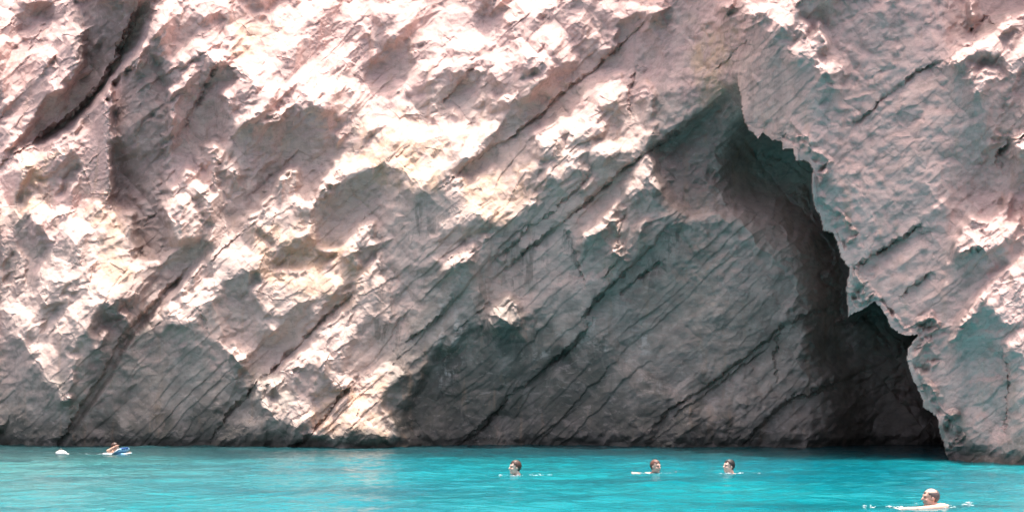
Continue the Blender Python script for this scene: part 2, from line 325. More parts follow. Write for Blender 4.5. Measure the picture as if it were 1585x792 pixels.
# let the ledges stand out far enough from the walls above them to catch the sun, and keep the walls steep
base_row = np.argmin(np.abs(ys - 690))
SOLID = P > .45
runs = []
for c_ in range(X.shape[1]):
    v = SOLID[:, c_].astype(np.int8); dv_ = np.diff(v)
    st = list(np.where(dv_ == 1)[0] + 1); en = list(np.where(dv_ == -1)[0] + 1)
    if v[0]: st = [0] + st
    if v[-1]: en = en + [len(v)]
    runs += [(c_, a_, b_) for a_, b_ in zip(st, en) if b_ - a_ > 3]
rc = np.array([r[0] for r in runs]); ra = np.array([r[1] for r in runs]); rb_ = np.array([r[2] for r in runs])
CORR = np.zeros_like(X)
for it in range(13):
    R = screened_poisson(rx, ry + CORR, .2, 1 / (1500 / FPX) ** 2)
    R = R - gblur(R[base_row - 12:base_row + 4].mean(0), 45)[None]     # the foot of the cliff stands on its surveyed line
    if it == 12: break
    D_ = np.exp(L0 + R)
    Z_ = CAMH + B_ * D_
    c_ = D_ * SUN[2] - Z_ * SUN[1]
    ex_ = np.maximum(c_ - np.minimum.accumulate(c_, axis=0), 0) / D_                # how far it lies behind the walls above
    cum = np.concatenate([np.zeros((1, X.shape[1])), np.cumsum(ex_, axis=0)], 0)
    mean_ = (cum[rb_, rc] - cum[ra, rc]) / (rb_ - ra)
    add = np.zeros_like(X)
    for k in range(9):
        rr = np.clip(ra - 1 + k, 0, X.shape[0] - 1)
        np.add.at(add, (rr, rc), -.6 * (mean_ + .002) / (9 * h) * (mean_ > .001))
    CORR = np.clip(CORR + add, -7, 4)
    # walls that would catch the sun are tipped until they do not
    la = g0x + np.gradient(R, axis=1) / h; lb = g0b - np.gradient(R, axis=0) / h
    sun_ = (la * SUN[0] + lb * SUN[2] - (1 + A_ * la + B_ * lb) * SUN[1])
    CORR = CORR + 1.1 * fblur(((~SOLID) & (sun_ > -.06) & (ex_ < 1e-3)).astype(float), 7)
for sig, lim in ((22, .011), (9, .0055)):                       # no bottomless pits behind the ledges
    Rb = fblur(R, sig); dR = R - Rb
    R = Rb + np.where(dR > 0, lim * np.tanh(dR / lim), dR)
L = L0 + R
D = np.exp(L)
# hollows and recesses cut back into the face
for poly, st_, sig in (([(1140,130),(1080,183),(1013,229),(1018,268),(1030,298),(1048,322),(1068,337),(1110,330),(1150,330),(1230,420),(1300,420),(1300,130)], .9, 2.5),
                       ([(640,720),(625,640),(655,590),(680,540),(700,548),(735,500),(775,520),(800,498),(845,486),(870,512),(892,505),(926,486),(960,545),(1010,720)], .85, 2),
                       ([(1068,340),(1000,392),(930,468),(960,560),(1100,640),(1250,560),(1220,420),(1120,340)], .45, 3),
                       ([(174,128),(200,105),(236,60),(262,140),(258,260),(250,322),(262,360),(272,385),(250,402),(230,395),(212,398),(206,332),(174,322)], .7, 1.2),
                       ([(118,0),(128,60),(130,100),(105,140),(75,146),(60,172),(10,244),(60,228),(125,190),(175,130),(208,72),(234,-5)], .6, 2.0)):
    m_ = fblur(inpoly(SXp, SYp, poly).astype(float), sig)
    fall = 1 if len(poly) in (13, 12) and poly[0][0] < 300 else np.clip(1.15 - np.hypot(X - np.mean([p[0] for p in poly[:6]]), Y - np.mean([p[1] for p in poly[:6]])) / 190, 0, 1)
    D = D + np.where(isB, 0, st_ * m_ * fall)
VOID = [(1150,196),(1160,205),(1128,272),(1140,298),(1205,312),(1248,372),(1268,440),(1290,505),(1279,545),(1318,588),(1300,622),(1332,648),(1284,676),(1306,704),(1272,760),(1500,760),(1500,400),(1300,150)]
D = D + np.where(isB, 0, 2.6 * fblur(inpoly(SXp + 2 + 40 * (fbm(X / 45, Y / 45, 421, 3) - .5), SYp + 40 * (fbm(X / 45, Y / 45, 431, 3) - .5), VOID).astype(float), 13) * np.clip((Y - 175) / 60, 0, 1))
foot = np.clip((Y - 560) / 110, 0, 1)
D = D + foot * (.9 * (fbm(X / 70, Y / 120, 133, 3) - .5)) + .22 * sstep((Y - (HY + 1300 * (CAMH - .20 - .2 * clump) / D)) / 6) * (.4 + fbm(X / 40, Y / 40, 134, 2))
# broken blocks: every fracture cell has its own tilt and stands a little proud or back
AMP = np.clip(SMOOTH, .42, 1) ** 1.2 * (.4 + 1.2 * fbm(X / 90, Y / 90, 131, 2)) * np.where(SOLID, 1.15, .62)
for size, ratio, off, sl, seed in ((95, 1.9, .26, .12, 137), (40, 1.7, .17, .21, 141), (17, 1.5, .070, .21, 151), (7.5, 1.3, .026, .16, 161)):
    jx = X + .35 * size * (fbm(X / size, Y / size, seed + 3, 3) - .5); jy = Y + .35 * size * (fbm(X / size, Y / size, seed + 4, 3) - .5)
    u_ = jx * cos(TH) - jy * sin(TH); v_ = jx * sin(TH) + jy * cos(TH)
    cu, cv, r0, r1, r2 = cells(u_ / (size * ratio), v_ / size, seed)
    du = (u_ - cu * size * ratio) / FPX * 31; dv = (v_ - cv * size) / FPX * 31
    D = D + AMP * (np.where(SOLID, .2, 1.0) if size > 90 else 1.0) * (off * (r0 - .5) + sl * ((r1 - .5) * 2 * du + (r2 - .5) * 2 * dv))

# chisel the face: planar facets, large ones first and smaller ones on what they leave over
def facet(F, size, ratio, seed, sig):
    """continuous piecewise-planar copy of F: values at the corners of an irregular lattice along the beds, flat triangles between"""
    ax = 1.1 * size * (fbm(X / (size * 1.4), Y / (size * 1.4), seed + 3, 2) - .5); ay = 1.1 * size * (fbm(X / (size * 1.4), Y / (size * 1.4), seed + 4, 2) - .5)
    su, sv = size * ratio, size
    u_ = ((X + ax) * cos(TH) - (Y + ay) * sin(TH)) / su; v_ = ((X + ax) * sin(TH) + (Y + ay) * cos(TH)) / sv
    iu, iv = np.floor(u_).astype(int), np.floor(v_).astype(int)
    fu, fv = u_ - iu, v_ - iv
    i0, j0 = iu.min(), iv.min()
    NU, NV = np.meshgrid(np.arange(i0, iu.max() + 2), np.arange(j0, iv.max() + 2), indexing='ij')
    cx = NU * su * cos(TH) + NV * sv * sin(TH); cy = -NU * su * sin(TH) + NV * sv * cos(TH)
    idx = lambda x, y: (np.clip(((y - PY0) / STEP).round().astype(int), 0, X.shape[0] - 1), np.clip(((x - PX0) / STEP).round().astype(int), 0, X.shape[1] - 1))
    px_, py_ = cx, cy
    for _ in range(3):
        q = idx(px_, py_); px_, py_ = cx - ax[q], cy - ay[q]
    node_ = fblur(F, sig)[idx(px_, py_)]
    a_, b_ = iu - i0, iv - j0
    n00, n10, n01, n11 = node_[a_, b_], node_[a_ + 1, b_], node_[a_, b_ + 1], node_[a_ + 1, b_ + 1]
    A1 = np.where(fu + fv < 1, n00 + (n10 - n00) * fu + (n01 - n00) * fv, n11 + (n01 - n11) * (1 - fu) + (n10 - n11) * (1 - fv))
    A2 = np.where(fu > fv, n00 + (n10 - n00) * fu + (n11 - n10) * fv, n00 + (n11 - n01) * fu + (n01 - n00) * fv)
    return np.where(hsh(iu, iv, seed) > .5, A1, A2)
DEV = D - np.exp(L0)                                            # relief on the two walls, free of the break at the cave mouth
nearcut = np.clip(fblur(edge.astype(float), 5) * 14, 0, 1) * (Y > 120)
F1 = facet(DEV, 18, 2.3, 171, 1.2)
res = DEV - F1
F2 = facet(res, 8, 1.8, 181, .6)
CH = F1 + F2 + np.where(LITM, .25, .1) * (res - F2)
k_ = 1 - nearcut
D = np.exp(L0) + DEV * (1 - k_) + CH * k_
# bedding: tilted beds, each one jutting a little over the next
for per, amp_b, seed in ((37, .125, 401), (15.5, .055, 411)):
    vv = V / per + 1.3 * (fbm(U / 260, V / 90, seed, 2) - .5) * 2 + .22 * (fbm(U / 30, V / 30, seed + 5, 3) - .5) * 2
    tooth = vv - np.floor(vv)
    bed = hsh(np.floor(vv), np.floor(U / 210 + 3 * hsh(np.floor(vv), np.floor(vv) * 0, seed)), seed + 2)          # not every bed stands out, nor along its whole length
    mask_ = np.clip(2.6 * fbm(U / 150, V / 45, seed + 9, 3) - .85, 0, 1.2) * (.25 + .9 * bed)
    D = D - amp_b * mask_ * (tooth - .5) * (1 - sstep((tooth - .93) / .07)) * (1 - .6 * isB) * (1 - .4 * np.clip((X - 900) / 150, 0, 1) * ~isB) * (1 - nearcut)
# joints
GROOVE = np.zeros_like(X)
wob = 9 * (fbm(X / 15, Y / 15, 101) - .5) + 2.5 * (a0 - .5) + 26 * (fbm(X / 95, Y / 95, 103, 2) - .5)
step_var = fbm(X / 55, Y / 55, 109, 2)
for pts, w, dep in CRACKS:
    if pts[0][0] > pts[-1][0]: pts = pts[::-1]                   # left to right: the positive side lies below the joint
    pad = 8 * w + 60
    r_ = slice(max(0, int((min(p[1] for p in pts) - pad - PY0) / STEP)), max(0, int((max(p[1] for p in pts) + pad - PY0) / STEP)))
    q_ = slice(max(0, int((min(p[0] for p in pts) - pad - PX0) / STEP)), max(0, int((max(p[0] for p in pts) + pad - PX0) / STEP)))
    Xs, Ys, wb = X[r_, q_], Y[r_, q_], wob[r_, q_]
    d, sd, tt = linedist(SXp[r_, q_] + wb, SYp[r_, q_] - wb, pts, 1e4); sg = d * sd
    d2, sd2, _ = linedist(Xs + wb * .6, Ys - wb * .6, pts, 1e4); sm_ = d2 * sd2
    n_ = vnoise(tt * 17 + dep * 7, tt * 0 + w, 107)
    tend = np.clip(np.minimum(tt, 1 - tt) * 5, 0, 1)
    if w >= 8:                                                   # open gullies
        taper = tend * np.clip(.75 + .5 * n_, .6, 1.1); ww = w * (.3 + .6 * taper)
        prof = sstep((sg + ww) / (.5 * ww + 1.5)) * (1 - sstep((sm_ - .2 * ww) / (1.2 * ww + 2))) * taper
    else:                                                        # edge of a bed that overhangs the next one
        taper = tend * np.clip(2.0 * n_ + .02, .12, 1.1); ww = w * (.3 + .6 * taper)
        reach = 7 * w + 16
        endcap = 1 - sstep((np.where((tt <= 0) | (tt >= 1), d2, 0)) / 12)
        prof = .62 * sstep(tend) * np.clip(1.9 * step_var[r_, q_] - .1, .15, 1.1) * endcap * sstep((np.where(np.abs(sm_) < 9, sg, sm_) + 1.2) / (.4 * w + 1.6)) * np.clip(1 - np.maximum(sm_, 0) / reach, 0, 1) + .42 * taper * np.exp(-(sg / (.42 * ww + .8)) ** 2)
    D[r_, q_] += dep * prof
    GROOVE[r_, q_] = np.maximum(GROOVE[r_, q_], prof)
for it in range(4):                                             # weathering: ledges keep clear of the blocks above them
    Z_ = CAMH + B_ * D
    c_ = D * SUN[2] - Z_ * SUN[1]
    ex_ = np.clip(c_ - np.minimum.accumulate(c_, axis=0), 0, .5) * LITM
    D = D - 1.15 * fblur(ex_, 2.0)
# coarse continuation of the headland beyond the surveyed part
def ext(n, first, grow):
    s, o, v = first, [], 0
    for i in range(n): v += s; o.append(v); s *= grow
    return np.array(o)
eL = ext(34, 6, 1.11); eT = ext(30, 6, 1.10)
xs2 = np.concatenate([xs[0] - eL[::-1], xs, xs[-1] + eL]); ys2 = np.concatenate([ys[0] - eT[::-1], ys])
nl, nt = len(eL), len(eT)
Dp = np.pad(D, ((nt, 0), (nl, nl)), mode='edge')
X2, Y2 = np.meshgrid(xs2, ys2)
offx = np.maximum(np.maximum(xs[0] - X2, X2 - xs[-1]), 0); offy = np.maximum(ys[0] - Y2, 0)
Dp = Dp * np.exp(.75 * offy / FPX) + np.minimum(offx / 60, 1) * 2.0 * (fbm(X2 / 90, Y2 / 90, 111, 4) - .5)
VX = (X2 - CX) / FPX * Dp; VY = Dp; VZ = CAMH + (HY - Y2) / FPX * Dp
VZ = np.maximum(VZ, -2.5)
co = np.stack([VX, VY, VZ], -1).reshape(-1, 3).astype(np.float32)
nr, nc = X2.shape
def sheet(name, co, nr, nc, keep=None, smooth=True):
    idx = np.arange(nr * nc).reshape(nr, nc)
    q = np.stack([idx[:-1, :-1], idx[1:, :-1], idx[1:, 1:], idx[:-1, 1:]], -1).reshape(-1, 4)
    if keep is not None: q = q[keep.reshape(-1)]
    me = bpy.data.meshes.new(name)
    me.vertices.add(len(co)); me.vertices.foreach_set("co", co.reshape(-1))
    me.loops.add(q.size); me.loops.foreach_set("vertex_index", q.reshape(-1).astype(np.int32))
    me.polygons.add(len(q)); me.polygons.foreach_set("loop_start", (np.arange(len(q)) * 4).astype(np.int32))
    me.polygons.foreach_set("use_smooth", np.full(len(q), smooth))
    me.update(calc_edges=True)
    o = bpy.data.objects.new(name, me); COL.objects.link(o)
    return o
keep = ~((VZ[:-1, :-1] < -1.2) & (VZ[1:, :-1] < -1.2) & (VZ[1:, 1:] < -1.2))
cliff = sheet("cliff", co, nr, nc, keep, smooth=False)
tag(cliff, "tall pale limestone sea cliff of tilted beds with a dark triangular cave", "cliff", kind="structure")

# mineral stains of the rock, plus patches with shade or glow painted in
Xh, Yh = X[::2, ::2], Y[::2, ::2]
def soft(poly, blur, s):
    bx = Xh + blur * 2.2 * (fbm(Xh / 28, Yh / 28, s, 3) - .5) * 2; by = Yh + blur * 2.2 * (fbm(Xh / 28, Yh / 28, s + 7, 3) - .5) * 2
    m = np.zeros_like(Xh)
    offs = [(0, 0), (1, 0), (-1, 0), (0, 1), (0, -1), (.7, .7), (-.7, .7), (.7, -.7), (-.7, -.7), (.4, 0), (-.4, 0), (0, .4), (0, -.4)]
    for ox, oy in offs: m += inpoly(bx + ox * blur, by + oy * blur, poly)
    return np.repeat(np.repeat(m / len(offs), 2, 0), 2, 1)[:X.shape[0], :X.shape[1]]
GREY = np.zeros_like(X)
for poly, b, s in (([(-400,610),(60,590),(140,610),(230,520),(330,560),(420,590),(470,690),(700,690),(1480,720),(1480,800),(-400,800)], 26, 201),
                   ([(600,640),(610,540),(640,470),(700,430),(760,440),(850,470),(930,470),(1000,400),(1060,350),(1120,430),(1240,480),(1330,560),(1480,640),(1480,760),(600,760)], 28, 211),  # inner hollow: grey rock with its shade painted in
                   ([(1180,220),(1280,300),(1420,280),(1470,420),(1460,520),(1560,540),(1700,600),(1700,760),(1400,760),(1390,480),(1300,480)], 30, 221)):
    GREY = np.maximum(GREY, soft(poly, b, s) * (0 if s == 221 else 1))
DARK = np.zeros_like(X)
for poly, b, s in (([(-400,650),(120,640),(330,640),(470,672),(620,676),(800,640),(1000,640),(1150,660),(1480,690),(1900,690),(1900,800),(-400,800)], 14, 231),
                   ([(610,620),(640,560),(720,520),(760,540),(850,520),(930,530),(960,600),(1080,610),(1120,690),(1120,760),(600,760)], 26, 241)):  # lower hollow: dark wet rock and its shade painted together
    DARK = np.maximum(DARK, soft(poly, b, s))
LICH = np.zeros_like(X)
for poly, b in (([(868,350),(885,380),(905,430),(925,470),(905,470),(880,410),(862,360)], 4), ([(695,440),(760,420),(765,470),(720,500),(690,480)], 12), ([(570,490),(640,490),(620,540),(580,540)], 10),
                ([(620,330),(700,330),(690,370),(630,370)], 12), ([(720,500),(790,500),(850,490),(830,560),(760,560)], 12), ([(960,430),(1060,340),(1080,350),(980,470)], 8), ([(1145,505),(1160,505),(1158,525),(1140,522)], 3), ([(780,360),(830,340),(830,450),(770,450)], 12)):
    LICH = np.maximum(LICH, soft(poly, b, 251))
CALC = np.zeros_like(X)
for poly, b in (([(668,470),(700,455),(715,520),(712,570),(680,600),(675,540)], 6), ([(975,510),(1000,515),(1010,548),(985,552),(970,535)], 5), ([(990,575),(1005,570),(1025,600),(1010,610)], 4), ([(905,500),(935,490),(955,520),(940,560),(905,540)], 10),
                ([(820,540),(850,530),(845,555),(822,560)], 4), ([(1005,215),(1060,180),(1068,195),(1010,232)], 5), ([(1310,420),(1345,415),(1340,480),(1313,488)], 5), ([(1355,466),(1375,480),(1405,515),(1380,512)], 4)):
    CALC = np.maximum(CALC, soft(poly, b, 261))
OCHRE = np.zeros_like(X)
for poly, b in (([(1060,80),(1135,40),(1140,120),(1090,160),(1065,120)], 14), ([(140,300),(200,330),(200,460),(140,440)], 16), ([(375,25),(440,30),(410,75),(370,80)], 10), ([(500,250),(620,180),(700,210),(660,290),(560,260)], 16), ([(710,280),(830,260),(800,340),(720,340)], 14), ([(480,600),(610,580),(610,680),(480,680)], 16), ([(400,360),(520,340),(560,460),(420,470)], 18), ([(40,240),(95,230),(60,330),(20,330)], 10)):
    OCHRE = np.maximum(OCHRE, soft(poly, b, 271))
ROSE = np.maximum(soft([(-500,-300),(2000,-300),(2000,60),(1500,120),(1250,60),(1000,170),(700,150),(420,230),(200,330),(-500,420)], 60, 281), soft([(1480,300),(1700,250),(1700,640),(1560,600),(1500,420)], 26, 291))  # pinkish lens haze painted into the upper rock
BROWN_SHADE = np.zeros_like(X)  # shade of recesses and gullies painted into the rock as brown
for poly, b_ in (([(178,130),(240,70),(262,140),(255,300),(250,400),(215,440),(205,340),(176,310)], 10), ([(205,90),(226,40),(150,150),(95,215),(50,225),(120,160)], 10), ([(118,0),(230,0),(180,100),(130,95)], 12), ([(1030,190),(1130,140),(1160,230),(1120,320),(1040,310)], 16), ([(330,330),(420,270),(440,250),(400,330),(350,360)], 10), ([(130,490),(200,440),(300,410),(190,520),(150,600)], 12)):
    BROWN_SHADE = np.maximum(BROWN_SHADE, soft(poly, b_, 311))
ROSE = np.maximum(ROSE, .75 * soft([(1140,-300),(2000,-300),(2000,800),(1440,800),(1400,520),(1300,400),(1200,220),(1145,130)], 30, 295))  # redder buttress colour, set against the teal bounce off the water
def attr(name, a):
    a = np.pad(a, ((nt, 0), (nl, nl)), mode='edge').reshape(-1).astype(np.float32)
    at_ = cliff.data.attributes.new(name, 'FLOAT', 'POINT'); at_.data.foreach_set("value", a)
for n_, a_ in (("grey", GREY), ("dark", DARK), ("lichen", LICH), ("calcite", CALC), ("ochre", OCHRE), ("joint", GROOVE), ("rose", ROSE), ("brown", BROWN_SHADE)): attr(n_, a_)

# ------------------------------------------------------------------ material helpers
def mat(name):
    m = bpy.data.materials.new(name); m.use_nodes = True
    nt_ = m.node_tree
    return m, nt_, nt_.nodes["Principled BSDF"]
def node(nt_, t, **kw):
    n = nt_.nodes.new(t)
    for k, v in kw.items():
        if k.startswith("i_"): n.inputs[k[2:].replace("_", " ")].default_value = v
        else: setattr(n, k, v)
    return n
def mixc(nt_, fac, a, b, mode='MIX'):
    n = nt_.nodes.new("ShaderNodeMix"); n.data_type = 'RGBA'; n.blend_type = mode
    for s, v in ((n.inputs[0], fac), (n.inputs[6], a), (n.inputs[7], b)):
        if hasattr(v, 'links'): nt_.links.new(v, s)
        elif isinstance(v, (int, float)): s.default_value = v
        else: s.default_value = (*v, 1)
    return n.outputs[2]
def math_(nt_, op, a, b=None, c=None, clamp=False):
    n = nt_.nodes.new("ShaderNodeMath"); n.operation = op; n.use_clamp = clamp
    for i, v in enumerate((a, b, c)):
        if v is None: continue
        if hasattr(v, 'links'): nt_.links.new(v, n.inputs[i])
        else: n.inputs[i].default_value = v
    return n.outputs[0]
def ramp(nt_, v, lo, hi):
    n = nt_.nodes.new("ShaderNodeMapRange"); nt_.links.new(v, n.inputs[0]); n.inputs[1].default_value = lo; n.inputs[2].default_value = hi
    n.interpolation_type = 'SMOOTHSTEP'
    return n.outputs[0]

m, t, b = mat("limestone")
geo = node(t, "ShaderNodeNewGeometry")
def tex(scale, detail=6, rough=.6, stretch=None, dist=0):
    n = node(t, "ShaderNodeTexNoise"); n.inputs["Scale"].default_value = scale; n.inputs["Detail"].default_value = detail; n.inputs["Roughness"].default_value = rough; n.inputs["Distortion"].default_value = dist
    if stretch:
        mp = node(t, "ShaderNodeMapping"); mp.inputs["Scale"].default_value = stretch[0]; mp.inputs["Rotation"].default_value = stretch[1]
        t.links.new(geo.outputs["Position"], mp.inputs[0]); t.links.new(mp.outputs[0], n.inputs["Vector"])
    else: t.links.new(geo.outputs["Position"], n.inputs["Vector"])
    return n.outputs["Fac"]
def A(name):
    n = node(t, "ShaderNodeAttribute"); n.attribute_name = name; return n.outputs["Fac"]
n1 = tex(.35, 5, .55); n2 = tex(1.6, 7, .62); n3 = tex(7, 6, .65); n4 = tex(2.2, 5, .6, ((1, 1, .18), (0, 0, 0))); n5 = tex(1.1, 6, .6, ((.35, 1, 1.6), (0, radians(-42), 0)))
n6 = tex(3.2, 8, .7, ((.5, 1, 1.5), (0, radians(-42), 0)), .6); n7 = tex(.8, 6, .65, None, 1.0); n8 = tex(14, 5, .7)
col = mixc(t, ramp(t, n1, .35, .65), (.55, .405, .355), (.51, .39, .35))
col = mixc(t, ramp(t, n2, .38, .68), col, (.60, .455, .40))
col = mixc(t, math_(t, 'MULTIPLY', A("rose"), .9), col, mixc(t, ramp(t, n2, .38, .68), (.545, .37, .34), (.615, .43, .395)))
col = mixc(t, math_(t, 'MULTIPLY', A("ochre"), ramp(t, n2, .3, .6)), col, (.55, .38, .28))
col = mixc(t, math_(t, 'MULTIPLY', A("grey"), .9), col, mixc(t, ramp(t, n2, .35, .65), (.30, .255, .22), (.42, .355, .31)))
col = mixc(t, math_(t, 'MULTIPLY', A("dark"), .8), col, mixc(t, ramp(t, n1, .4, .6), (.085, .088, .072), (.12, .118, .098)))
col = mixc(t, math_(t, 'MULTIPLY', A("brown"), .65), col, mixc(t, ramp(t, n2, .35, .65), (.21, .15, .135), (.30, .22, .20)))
col = mixc(t, math_(t, 'MULTIPLY', A("calcite"), math_(t, 'MULTIPLY', ramp(t, n4, .48, .58), ramp(t, n6, .62, .42))), col, (.50, .44, .40))
col = mixc(t, math_(t, 'MULTIPLY', A("lichen"), math_(t, 'MULTIPLY', ramp(t, n4, .5, .58), .55)), col, (.12, .12, .105))
n9 = tex(1.3, 5, .6, ((1.6, 1, .16), (0, 0, 0)))
col = mixc(t, math_(t, 'MULTIPLY', ramp(t, n9, .56, .70), .32), col, (.42, .27, .18))
col = mixc(t, math_(t, 'MULTIPLY', ramp(t, n9, .44, .32), .28), col, (.21, .19, .175))
col = mixc(t, math_(t, 'MULTIPLY', ramp(t, n5, .54, .70), .45), col, (.27, .222, .20))
col = mixc(t, math_(t, 'MULTIPLY', ramp(t, n7, .52, .70), .30), col, (.63, .50, .45))
col = mixc(t, math_(t, 'MULTIPLY', ramp(t, n6, .50, .66), .40), col, (.25, .203, .185))
col = mixc(t, math_(t, 'MULTIPLY', ramp(t, n6, .46, .34), .35), col, (.67, .54, .485))
col = mixc(t, math_(t, 'MULTIPLY', ramp(t, n3, .45, .25), .40), col, (.20, .165, .15))
col = mixc(t, math_(t, 'MULTIPLY', ramp(t, n8, .58, .70), .40), col, (.22, .18, .165))
sepz = node(t, "ShaderNodeSeparateXYZ"); t.links.new(geo.outputs["Position"], sepz.inputs[0])
tide = ramp(t, math_(t, 'ADD', sepz.outputs[2], math_(t, 'MULTIPLY', n2, 1.1)), .95, .45)
col = mixc(t, math_(t, 'MULTIPLY', tide, .55), col, (.07, .065, .052))
t.links.new(col, b.inputs["Base Color"])
b.inputs["Roughness"].default_value = .92; b.inputs["Specular IOR Level"].default_value = .18
bmp = node(t, "ShaderNodeBump"); bmp.inputs["Strength"].default_value = .55; bmp.inputs["Distance"].default_value = .03
vor = node(t, "ShaderNodeTexVoronoi"); vor.feature = 'F1'; vor.inputs["Scale"].default_value = 4.5; vor.inputs["Randomness"].default_value = 1.0
mp2 = node(t, "ShaderNodeMapping"); mp2.inputs["Scale"].default_value = (.55, 1, 1.5); mp2.inputs["Rotation"].default_value = (0, radians(-42), 0)
t.links.new(geo.outputs["Position"], mp2.inputs[0]); t.links.new(mp2.outputs[0], vor.inputs["Vector"])
hh = math_(t, 'ADD', math_(t, 'ADD', math_(t, 'MULTIPLY', n8, .8), math_(t, 'MULTIPLY', tex(34, 4, .65), .35)), math_(t, 'MULTIPLY', vor.outputs["Distance"], .5))
t.links.new(hh, bmp.inputs["Height"]); t.links.new(bmp.outputs[0], b.inputs["Normal"])
cliff.data.materials.append(m)

# ------------------------------------------------------------------ the sea
def wave(x, y):
    z = np.zeros_like(x); rng = np.random.RandomState(4)
    for i in range(30):
        lam = .16 * 1.105 ** i
        a = rng.normal(-1.25, .55); k = 2 * pi / lam
        amp = .0046 * lam ** .62 * rng.uniform(.5, 1.3)
        ph = k * (x * cos(a) + y * sin(a)) + rng.uniform(0, 6.28) + 2.2 * (vnoise(x / (lam * 2.2) + i * 9, y / (lam * 2.2), 300 + i))
        z += amp * (1 - np.abs(np.sin(ph / 2)) * 2 + .27)
    return z
sx = np.concatenate([-np.geomspace(3000, 27, 26), np.arange(-26, 26.01, .08), np.geomspace(27, 3000, 26)])
sy = np.concatenate([-np.geomspace(3000, 5, 30), np.arange(-4, 9, .5), np.arange(9, 34, .055), np.arange(34, 46, .5)])
SXw, SYw = np.meshgrid(sx, sy)
fade = np.clip((45 - SYw) / 4, 0, 1) * np.clip((SYw - 6) / 3, 0, 1) * np.clip((27 - np.abs(SXw)) / 2, 0, 1)
Zw = wave(SXw, SYw) * fade
SYw = SYw.copy()
sea = sheet("water", np.stack([SXw, SYw, Zw], -1).reshape(-1, 3).astype(np.float32)[:, :], len(sy), len(sx))
# rows run towards +y here, so turn the faces upward
sea.data.flip_normals()
tag(sea, "bright turquoise sea with small ripples below the cliff", "sea", kind="structure")
m, t, b = mat("sea_water")
geo = node(t, "ShaderNodeNewGeometry")
w1 = tex(.16, 3, .5, ((1, .5, 1), (0, 0, 0))); w2 = tex(.5, 4, .55, ((.35, 1, 1), (0, 0, 0)))
sep = node(t, "ShaderNodeSeparateXYZ"); t.links.new(geo.outputs["Position"], sep.inputs[0])
shal = math_(t, 'MULTIPLY', ramp(t, math_(t, 'ADD', sep.outputs[0], math_(t, 'MULTIPLY', w1, 8)), 2, -9), 1.0)
col = mixc(t, ramp(t, w1, .35, .65), (.001, .108, .140), (.002, .172, .198))
col = mixc(t, math_(t, 'MULTIPLY', shal, .6), col, (.060, .165, .150))
w3 = tex(2.4, 5, .65, ((.22, 1, 1), (0, 0, 0)))
col = mixc(t, math_(t, 'MULTIPLY', ramp(t, w3, .50, .68), .5), col, (.02, .22, .24))
col = mixc(t, math_(t, 'MULTIPLY', ramp(t, w2, .48, .68), .6), col, (.002, .055, .075))
cliff_shade = ramp(t, math_(t, 'ADD', sep.outputs[1], math_(t, 'ADD', math_(t, 'MULTIPLY', w1, 7), math_(t, 'MULTIPLY', w2, 4))), 25.5, 32.5)  # cliff's shade and dark reflection painted into the nearby water
col = mixc(t, math_(t, 'MULTIPLY', cliff_shade, .8), col, (.008, .024, .030))
far = math_(t, 'MAXIMUM', ramp(t, sep.outputs[1], 6, 1), ramp(t, math_(t, 'ABSOLUTE', sep.outputs[0]), 24, 34))  # unseen sea darkened to cut its teal bounce on the rock
col = mixc(t, far, col, (.004, .022, .038))
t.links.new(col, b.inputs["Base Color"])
b.inputs["Roughness"].default_value = .07; b.inputs["IOR"].default_value = 1.333; b.inputs["Specular IOR Level"].default_value = .36
bmp = node(t, "ShaderNodeBump"); bmp.inputs["Strength"].default_value = .7; bmp.inputs["Distance"].default_value = .03
t.links.new(tex(9, 4, .6, ((.45, 1, 1), (0, 0, 0))), bmp.inputs["Height"]); t.links.new(bmp.outputs[0], b.inputs["Normal"])
sea.data.materials.append(m)

# ------------------------------------------------------------------ bathers
def simple(name, c, rough=.6, var=.15, scale=8, spec=.4):
    m, t_, b = mat(name)
    g = node(t_, "ShaderNodeNewGeometry"); n = node(t_, "ShaderNodeTexNoise"); n.inputs["Scale"].default_value = scale; n.inputs["Detail"].default_value = 5
    t_.links.new(g.outputs["Position"], n.inputs["Vector"])
    t_.links.new(mixc(t_, n.outputs["Fac"], tuple(x * (1 - var) for x in c), tuple(min(1, x * (1 + var)) for x in c)), b.inputs["Base Color"])
    b.inputs["Roughness"].default_value = rough; b.inputs["Specular IOR Level"].default_value = spec
    return m
SKIN = {k: simple("skin_" + k, c, .42, .12, 14) for k, c in (("pale", (.66, .42, .34)), ("rosy", (.62, .36, .28)), ("tanned", (.46, .26, .18)))}
HAIR = {k: simple("hair_" + k, c, .5, .35, 60) for k, c in (("brown", (.060, .030, .022)), ("reddish", (.12, .05, .035)), ("black", (.022, .017, .016)), ("grey", (.11, .085, .08)), ("blond", (.38, .28, .17)))}
EYE = simple("dark_eye", (.03, .02, .02), .2)
LIPS = simple("lips", (.35, .13, .11), .4)
FOAM = simple("sea_foam", (.66, .72, .73), .55, .1, 20, .3)
FOAM.node_tree.nodes["Principled BSDF"].inputs["Alpha"].default_value = .55
TMP = bpy.data.scenes.new("workbench")                        # bodies are fused here, away from the heavy cliff
def v3(*a): return Vector(a)
class Buf:
    """collects closed shapes as vertices and faces of one mesh"""
    def __init__(self): self.v, self.f = [], []
    def add(self, v, f): k = len(self.v); self.v += v; self.f += [tuple(i + k for i in q) for q in f]
    def to_mesh(self, me): me.from_pydata(self.v, [], self.f); me.update()
    def free(self): pass
